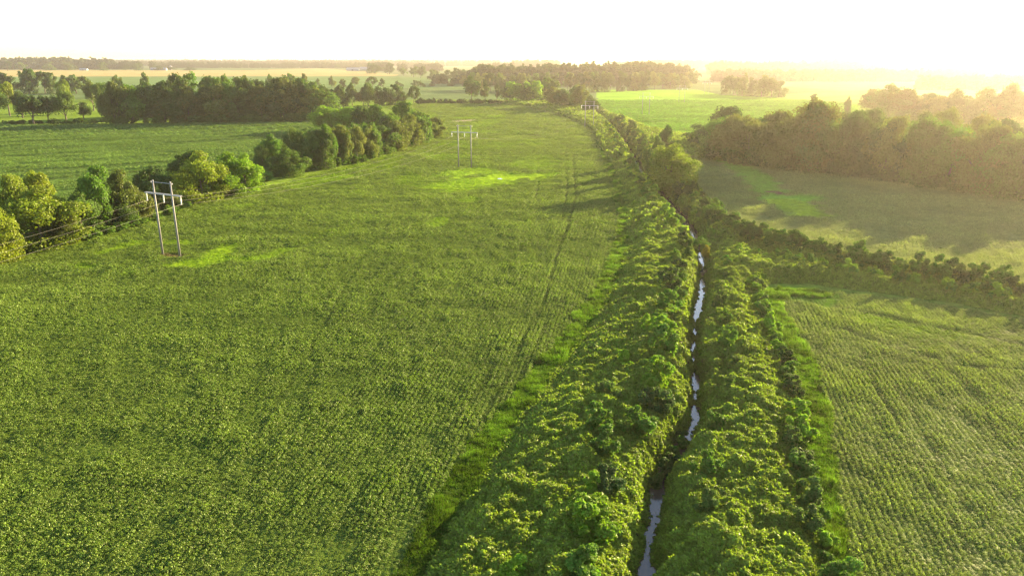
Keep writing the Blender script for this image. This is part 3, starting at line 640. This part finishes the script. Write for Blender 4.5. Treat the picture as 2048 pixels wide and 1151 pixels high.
# ------------------------------------------------------------------ shrubs on the banks
SHP = []
for k in range(6):
    r = np.random.default_rng(400 + k); V, F, rn, lob = crown_mesh(400 + k, 12, 4200, .068, 'hedge', .0)
    SHP.append(mesh_np('shrub', V, F, M_TREE, {'rnd': ('FLOAT', rn)}))
def shrubs(place, pts, col, rmin, rmax, cat_label, jitter):
    out = []
    for x, y in pts:
        x += tr.normal() * jitter; y += tr.normal() * jitter
        z = terrain_z(x, y); w = rmin + (rmax - rmin) * tr.random()
        o = link('shrub', SHP[tr.integers(0, 6)]); o.location = (x, y, z - .25); o.rotation_euler = (0, 0, tr.random() * 6.28); o.scale = (w, w, w * (.75 + .35 * tr.random()))
        b = COL[col[tr.integers(0, len(col))]]; k = .85 + .4 * tr.random(); o.color = (b[0] * k, b[1] * k, b[2] * k, 1); out.append(o)
    out.sort(key=lambda o: o.location.y)
    for k, o in enumerate(out): tag(o, '%s %s' % (ordinal(k + 1), cat_label), 'shrub', place)
def along_line(pl, n, off=0.0, y0=0, y1=1e9):
    seg = np.hypot(*(pl[1:] - pl[:-1]).T); cum = np.concatenate([[0], np.cumsum(seg)]); out = []
    for t in np.linspace(0, cum[-1], n):
        i = min(np.searchsorted(cum, t, 'right') - 1, len(seg) - 1); f = (t - cum[i]) / seg[i]; p = pl[i] + (pl[i + 1] - pl[i]) * f; d = (pl[i + 1] - pl[i]) / seg[i]
        q = p + np.array((-d[1], d[0])) * off
        if y0 < q[1] < y1: out.append(tuple(q))
    return out
shrubs('shrubs on the left ditch bank', along_line(DITCH, 130, 5.2, 58, 205), ['green', 'mid', 'green', 'dark', 'lime'], 2.8, 6.2, 'leafy shrub up from the bottom, leaning over the left side of the ditch', .9)
shrubs('shrubs closing over the ditch', [G(*p, -1) for p in ((1322, 955), (1332, 935), (1345, 918), (1356, 900), (1368, 882), (1340, 902), (1362, 862))], ['mid', 'dark', 'green'], 2.6, 3.6, 'shrub of the clump closing over the water at the ditch kink', .3)
shrubs('shrubs on the left bank slope', along_line(DITCH, 70, 9.5, 58, 130), ['green', 'mid', 'lime'], 2.2, 4.2, 'bright shrub up from the bottom, on the slope of the left bank', 1.6)
shrubs('shrubs on the right ditch bank', along_line(DITCH, 90, -5.0, 58, 195), ['green', 'mid', 'mid'], 2.0, 3.8, 'shrub up from the bottom, on the right side of the ditch', .9)
shrubs('shrubs on the outer edge of the right bank', along_line(GL([(1668, 1200), (1640, 1080), (1612, 980), (1596, 900), (1600, 830), (1580, 760), (1550, 690), (1524, 620), (1512, 575)]), 40, 0), ['green', 'mid', 'lime'], 1.8, 4.2, 'shrub up from the bottom, along the outer edge of the right bank', .6)
shrubs('dark hedge shrubs', along_line(GL([(1400, 425), (1440, 462), (1500, 486), (1600, 511), (1700, 532), (1850, 559), (2048, 592), (2150, 608)], 0), 80, 0), ['green', 'mid', 'green'], 3.0, 5.6, 'shrub away from the camera, in the hedge along the branch ditch', .9)
shrubs('low shrubs on the branch bank', along_line(GL([(1480, 520), (1560, 530), (1700, 560), (1850, 580), (2048, 615), (2150, 630)], 0), 40, 0), ['green', 'lime'], 1.8, 3.6, 'low shrub away from the camera, on the bank ridge right of the fork', .9)
shrubs('shrubs on the far ditch banks', along_line(DITCH, 170, 7.0, 215, 640), ['mid', 'green', 'lime'], 2.6, 5.2, 'shrub away from the camera, on the far left bank past the fork', 1.6)
shrubs('shrubs right of the far ditch', along_line(DITCH, 180, -7.0, 222, 640), ['mid', 'dark', 'mid', 'green'], 3.6, 6.6, 'shrub away from the camera, right of the far ditch past the fork', 2.4)

# ------------------------------------------------------------------ far woods (one mass each)
C_WOOD = None
def wood_protos():
    out = []
    for k in range(5):
        V, F, rn, lob = crown_mesh(700 + k, 16, 1000, .11, 'hedge' if k % 2 else 'round', .02); out.append(mesh_np('wood_crown', V, F, M_WOODS, {'rnd': ('FLOAT', rn)}))
    return out
NG_WOOD = gn_tree(proto_coll('wood_crown', wood_protos()))
def far_wood(label, bands, seed):
    r = np.random.default_rng(seed); PX, SC = [], []
    for x0, x1, py, deep, hpx, dens in bands:
        # stations along the picture-wide belt, several ranks deep
        n = int((x1 - x0) * dens)
        px = x0 + (x1 - x0) * r.random(n)
        y_a = G(1024, py)[1]; yy = y_a * (1 + deep * r.random(n)); dep = yy
        x = (px - 1024) / FPX * (yy * _c + H_CAM * _s)
        keep = fbm(px, yy * .0 + py * 3, 60, seed) > .34
        x, yy, n = x[keep], yy[keep], int(keep.sum())
        h = hpx * y_a / FPX * (.7 + .5 * r.random(n)) * (.75 + .5 * fbm(x, yy, 300, seed + 1)); w = h * (.8 + .5 * r.random(n))
        PX.append(np.stack([x, yy, np.zeros(n)], 1)); SC.append(np.stack([w, w, h], 1))
    P_ = np.vstack(PX); n = len(P_)
    c = np.array((.045, .075, .025)) * (.8 + .4 * r.random((n, 1)))
    print('far wood', n)
    scatter('far_wood', NG_WOOD, P_, np.stack([np.zeros(n), np.zeros(n), r.random(n) * 6.28], 1), np.vstack(SC), r.integers(0, 5, n), c, label, 'wood')
far_wood('hazy woods strung along the horizon at the left', [(-60, 150, 139, .05, 19, .8), (158, 230, 139, .05, 18, .8), (240, 310, 139, .05, 15, .6), (-60, 1000, 133, .25, 9, 1.6), (-60, 1024, 127.5, .5, 6.5, 1.8), (300, 900, 136.5, .1, 9, .8), (740, 1024, 143, .12, 13, 1.1), (860, 960, 168, .05, 16, .3)], 11)
far_wood('treetops of the long hazy wood behind its front rank', [(945, 1375, 171, .05, 34, .30), (945, 1375, 168, .05, 32, .25)], 13)
far_wood('pale misty woods fading out along the horizon at the right', [(1024, 1400, 139, .2, 14, 1.3), (1420, 2110, 150, .15, 22, 1.0), (1430, 2110, 164, .08, 20, .6), (1400, 2110, 137, .3, 15, 1.5), (1024, 2110, 127.5, .5, 7, 1.8), (1840, 2110, 180, .05, 24, .4)], 12)

def undergrowth(label, runs, col, seed):
    r = np.random.default_rng(seed); PX, SC = [], []
    for line, n, wpx, deep in runs:
        line = np.array(line, float)
        for _ in range(n):
            px = line[0, 0] + (line[-1, 0] - line[0, 0]) * r.random(); py = np.interp(px, line[:, 0], line[:, 1]); top = np.interp(px, line[:, 0], line[:, 2])
            x, y = G(px, py); h = top_height(x, y, top) * (.5 + .7 * r.random()); w = wpx * (y + 20) / FPX * (.7 + .6 * r.random()); PX.append((x, y + deep * r.random(), 0)); SC.append((w, w, h))
    n = len(PX)
    scatter('undergrowth', NG_WOOD, np.array(PX), np.stack([np.zeros(n), np.zeros(n), r.random(n) * 6.28], 1), np.array(SC), r.integers(0, 5, n), np.array(col) * (.75 + .5 * r.random((n, 1))), label, 'undergrowth')
undergrowth('low scrub along the foot of the dark left wood and isolated trees', [([(212, 250, 234), (400, 247, 232), (640, 243, 228)], 90, 15, 12), ([(0, 249, 241), (215, 248, 238)], 34, 13, 8)], (.07, .12, .02), 31)
undergrowth('low dark hedge between the pale far field and the big left field', [([(832, 208, 197), (900, 207, 199), (1015, 207, 200)], 70, 9, 8)], (.06, .10, .02), 32)
undergrowth('dense scrub along the foot of the backlit right wood', [([(1400, 290, 270), (1440, 318, 290), (1530, 335, 300), (1700, 353, 325), (1900, 379, 345), (2070, 402, 368)], 110, 30, 8), ([(1425, 318, 280), (1530, 334, 285)], 16, 42, 4)], (.07, .12, .02), 33)
undergrowth('weedy growth at the foot of the left tree row', [([(0, 518, 500), (160, 482, 466), (300, 444, 430), (400, 402, 388), (520, 376, 362)], 60, 24, 3), ([(500, 372, 352), (560, 352, 335), (720, 325, 305), (875, 272, 258)], 60, 20, 3)], (.09, .16, .02), 34)

# ------------------------------------------------------------------ pylons and wires
def box(cx, cy, cz, sx, sy, sz):
    V = np.array([(cx + a * sx / 2, cy + b * sy / 2, cz + c * sz / 2) for a in (-1, 1) for b in (-1, 1) for c in (-1, 1)])
    F = np.array([(0, 1, 3), (0, 3, 2), (4, 6, 7), (4, 7, 5), (0, 4, 5), (0, 5, 1), (2, 3, 7), (2, 7, 6), (0, 2, 6), (0, 6, 4), (1, 5, 7), (1, 7, 3)]); return V, F
PH = 19.9; ARM = 16.6; GAP = 6.6; INS = 2.0
pole_me = mesh_np('pole', *tube([(0, 0, -.5), (0, 0, 10), (0, 0, PH)], [.30, .25, .20], 14), M_POLE, smooth=True)
arm_v = join([box(0, .24, ARM, 13.4, .16, .30), box(0, -.24, ARM, 13.4, .16, .30)] + [box(s, 0, ARM, .12, .34, .2) for s in (-6.5, -5, 0, 5, 6.5)])
arm_me = mesh_np('crossarm', *arm_v, M_STEEL)
bar_me = mesh_np('top_bar', *join([tube([(-4.0, 0, PH - .35), (4.0, 0, PH - .35)], [.075, .075], 8), box(-3.95, 0, PH - .35, .1, .3, .35), box(3.95, 0, PH - .35, .1, .3, .35)]), M_STEEL)
cap_me = mesh_np('pole_cap', *tube([(0, 0, PH), (0, 0, PH + .10)], [.24, .22], 14), M_STEEL)
insp = [(0, 0, -.05)]; insr = [.05]
for k in range(11):
    z = -.12 - k * .165; insp += [(0, 0, z), (0, 0, z - .06), (0, 0, z - .10), (0, 0, z - .15)]; insr += [.07, .19, .17, .07]
insp.append((0, 0, -INS)); insr.append(.06)
ins_me = mesh_np('insulator', *tube(insp, insr, 10), M_INS, smooth=True)
clamp_me = mesh_np('wire_clamp', *box(0, 0, -INS - .04, .12, .5, .12), M_STEEL)
# base of each left pole and of each right pole in the photo
p1, p2 = np.array(G(343, 512.5)), np.array(G(930, 334.5)); p3 = np.array(G(1178, 256.5)); p4 = np.array(G(1291, 229)); p5 = np.array(G(1363, 205)); p6 = p5 + (p5 - p4) * 1.1
p0 = p1 + (p1 - p2)
PYL = [p0, p1, p2, p3, p4, p5, p6]
LAB = [None, 'nearest tall H-frame power pylon of two grey poles, in the left field', 'second H-frame power pylon standing in the middle of the big field', 'third H-frame power pylon beside the ditch shrubs',
       'fourth, faint H-frame power pylon in the vivid green field', 'fifth, very faint H-frame power pylon toward the long hazy wood', 'farthest, barely visible H-frame power pylon before the misty grove']
ATT = []
for k, p in enumerate(PYL):
    d = (PYL[min(k + 1, 6)] - PYL[max(k - 1, 0)]); d = d / np.linalg.norm(d); ang = math.atan2(d[1], d[0]) - math.pi / 2
    if k == 1: ang = math.atan2(G(361, 516)[1] - G(325, 510)[1], G(361, 516)[0] - G(325, 510)[0])
    if k == 2: ang = math.atan2(-1.8, 5.5)
    ax = np.array((math.cos(ang), math.sin(ang)))
    ATT.append([(*(p + ax * o), ARM - INS - .10) for o in (-6.45, 0, 6.45)])
    if k == 0: continue
    e = bpy.data.objects.new('power_pylon', None); scene.collection.objects.link(e); e.location = (p[0], p[1], 0); e.rotation_euler = (0, 0, ang)
    tag(e, LAB[k], 'power pylon', 'H-frame power pylons of the line crossing the fields')
    for s in (-1, 1):
        q = link('pole', pole_me, e); q.location = (s * GAP / 2, 0, 0); c = link('pole_cap', cap_me, q)
    link('crossarm', arm_me, e); link('top_bar', bar_me, e)
    for o in (-6.45, 0, 6.45):
        q = link('insulator', ins_me, e); q.location = (o, 0, ARM - .12); link('wire_clamp', clamp_me, q)
for w in range(3):
    parts = []
    for k in range(len(ATT) - 1):
        a = np.array(ATT[k][w]); b = np.array(ATT[k + 1][w]); sag = 4.2 * (np.linalg.norm(b - a) / 183) ** 2; sag = [sag, sag, 8.5, 5, 5, 5, 5][k]
        ts = np.linspace(0, 1, 26); path = [a + (b - a) * t - np.array((0, 0, 4 * sag * t * (1 - t))) for t in ts]
        parts.append(tube(path, .019 if k < 2 else .012, 5))
    o = link('power_line', mesh_np('power_line', *join(parts), M_WIRE, smooth=True))
    tag(o, ['pale conductor wire hung from the left insulators of the pylons', 'pale conductor wire hung from the middle insulators between the poles', 'pale conductor wire hung from the right insulators of the pylons'][w], 'power line', 'conductor wires of the power line')

# ------------------------------------------------------------------ far farm buildings
def barn(px, py, length, width, wall, label, ang=0.0, name='barn'):
    x, y = G(px, py); e = bpy.data.objects.new(name, None); scene.collection.objects.link(e); e.location = (x, y, 0); e.rotation_euler = (0, 0, ang); tag(e, label, name, 'farm buildings on the horizon')
    w = length / 2; d = width / 2; h = wall; r = wall + width * .28
    V = [(-w, -d, 0), (w, -d, 0), (w, d, 0), (-w, d, 0), (-w, -d, h), (w, -d, h), (w, d, h), (-w, d, h), (-w, 0, r), (w, 0, r)]
    F = [(0, 1, 5), (0, 5, 4), (1, 2, 6), (1, 6, 5), (2, 3, 7), (2, 7, 6), (3, 0, 4), (3, 4, 7), (4, 7, 8), (5, 9, 6)]
    link('wall', mesh_np('wall', V, F, M_WHITE), e)
    o = .8; k = (r - h) / d
    V = [(-w - o, -d - o, h - o * k + .15), (w + o, -d - o, h - o * k + .15), (w + o, 0, r + .15), (-w - o, 0, r + .15), (w + o, d + o, h - o * k + .15), (-w - o, d + o, h - o * k + .15)]
    V += [(a, b, c + .25) for a, b, c in V]
    F = [(0, 1, 2), (0, 2, 3), (3, 2, 4), (3, 4, 5), (6, 8, 7), (6, 9, 8), (9, 10, 8), (9, 11, 10), (0, 6, 7), (0, 7, 1), (5, 4, 10), (5, 10, 11)]
    link('roof', mesh_np('roof', V, F, M_ROOF), e)
    link('door', mesh_np('door', *box(0, -d - .05, wall * .4, length * .14, .12, wall * .8), M_DARK), e)
barn(745, 140, 120, 22, 7, 'long low white barn at the right end of the yellow field', .05)
barn(706, 141.5, 55, 22, 7, 'short white shed left of the long low barn', 0, 'shed')
barn(318, 141, 70, 20, 6, 'white barn behind the yellow field, right of the tree clump', .1)
barn(168, 141, 34, 16, 5, 'small white building in the gap between the far left clumps', 0, 'farmhouse')
def silo(px, py, rad, h, label):
    x, y = G(px, py); e = bpy.data.objects.new('silo', None); scene.collection.objects.link(e); e.location = (x, y, 0); tag(e, label, 'silo', 'farm buildings on the horizon')
    link('wall', mesh_np('wall', *tube([(0, 0, 0), (0, 0, h)], [rad, rad], 16), M_WHITE), e); link('roof', mesh_np('roof', *tube([(0, 0, h + .02), (0, 0, h + rad * .55)], [rad * 1.04, rad * .1], 16), M_ROOF), e)
silo(342, 140.5, 7, 17, 'pale grain silo beside the barn among the far left trees')

# ------------------------------------------------------------------ haze
m, nt, out = new_mat('haze'); v = nt.nodes.new('ShaderNodeVolumePrincipled'); v.inputs['Density'].default_value = HAZE_DENSITY; v.inputs['Anisotropy'].default_value = HAZE_G
v.inputs['Color'].default_value = (1.0, .86, .74, 1); nt.links.new(v.outputs[0], out.inputs['Volume'])
V, F = box(0, 0, (62 - 4) / 2, 62000, 62000, 66)
hz = link('haze', mesh_np('haze', V, F, m)); tag(hz, 'thin warm sunlit haze over the fields', 'haze', kind='stuff')
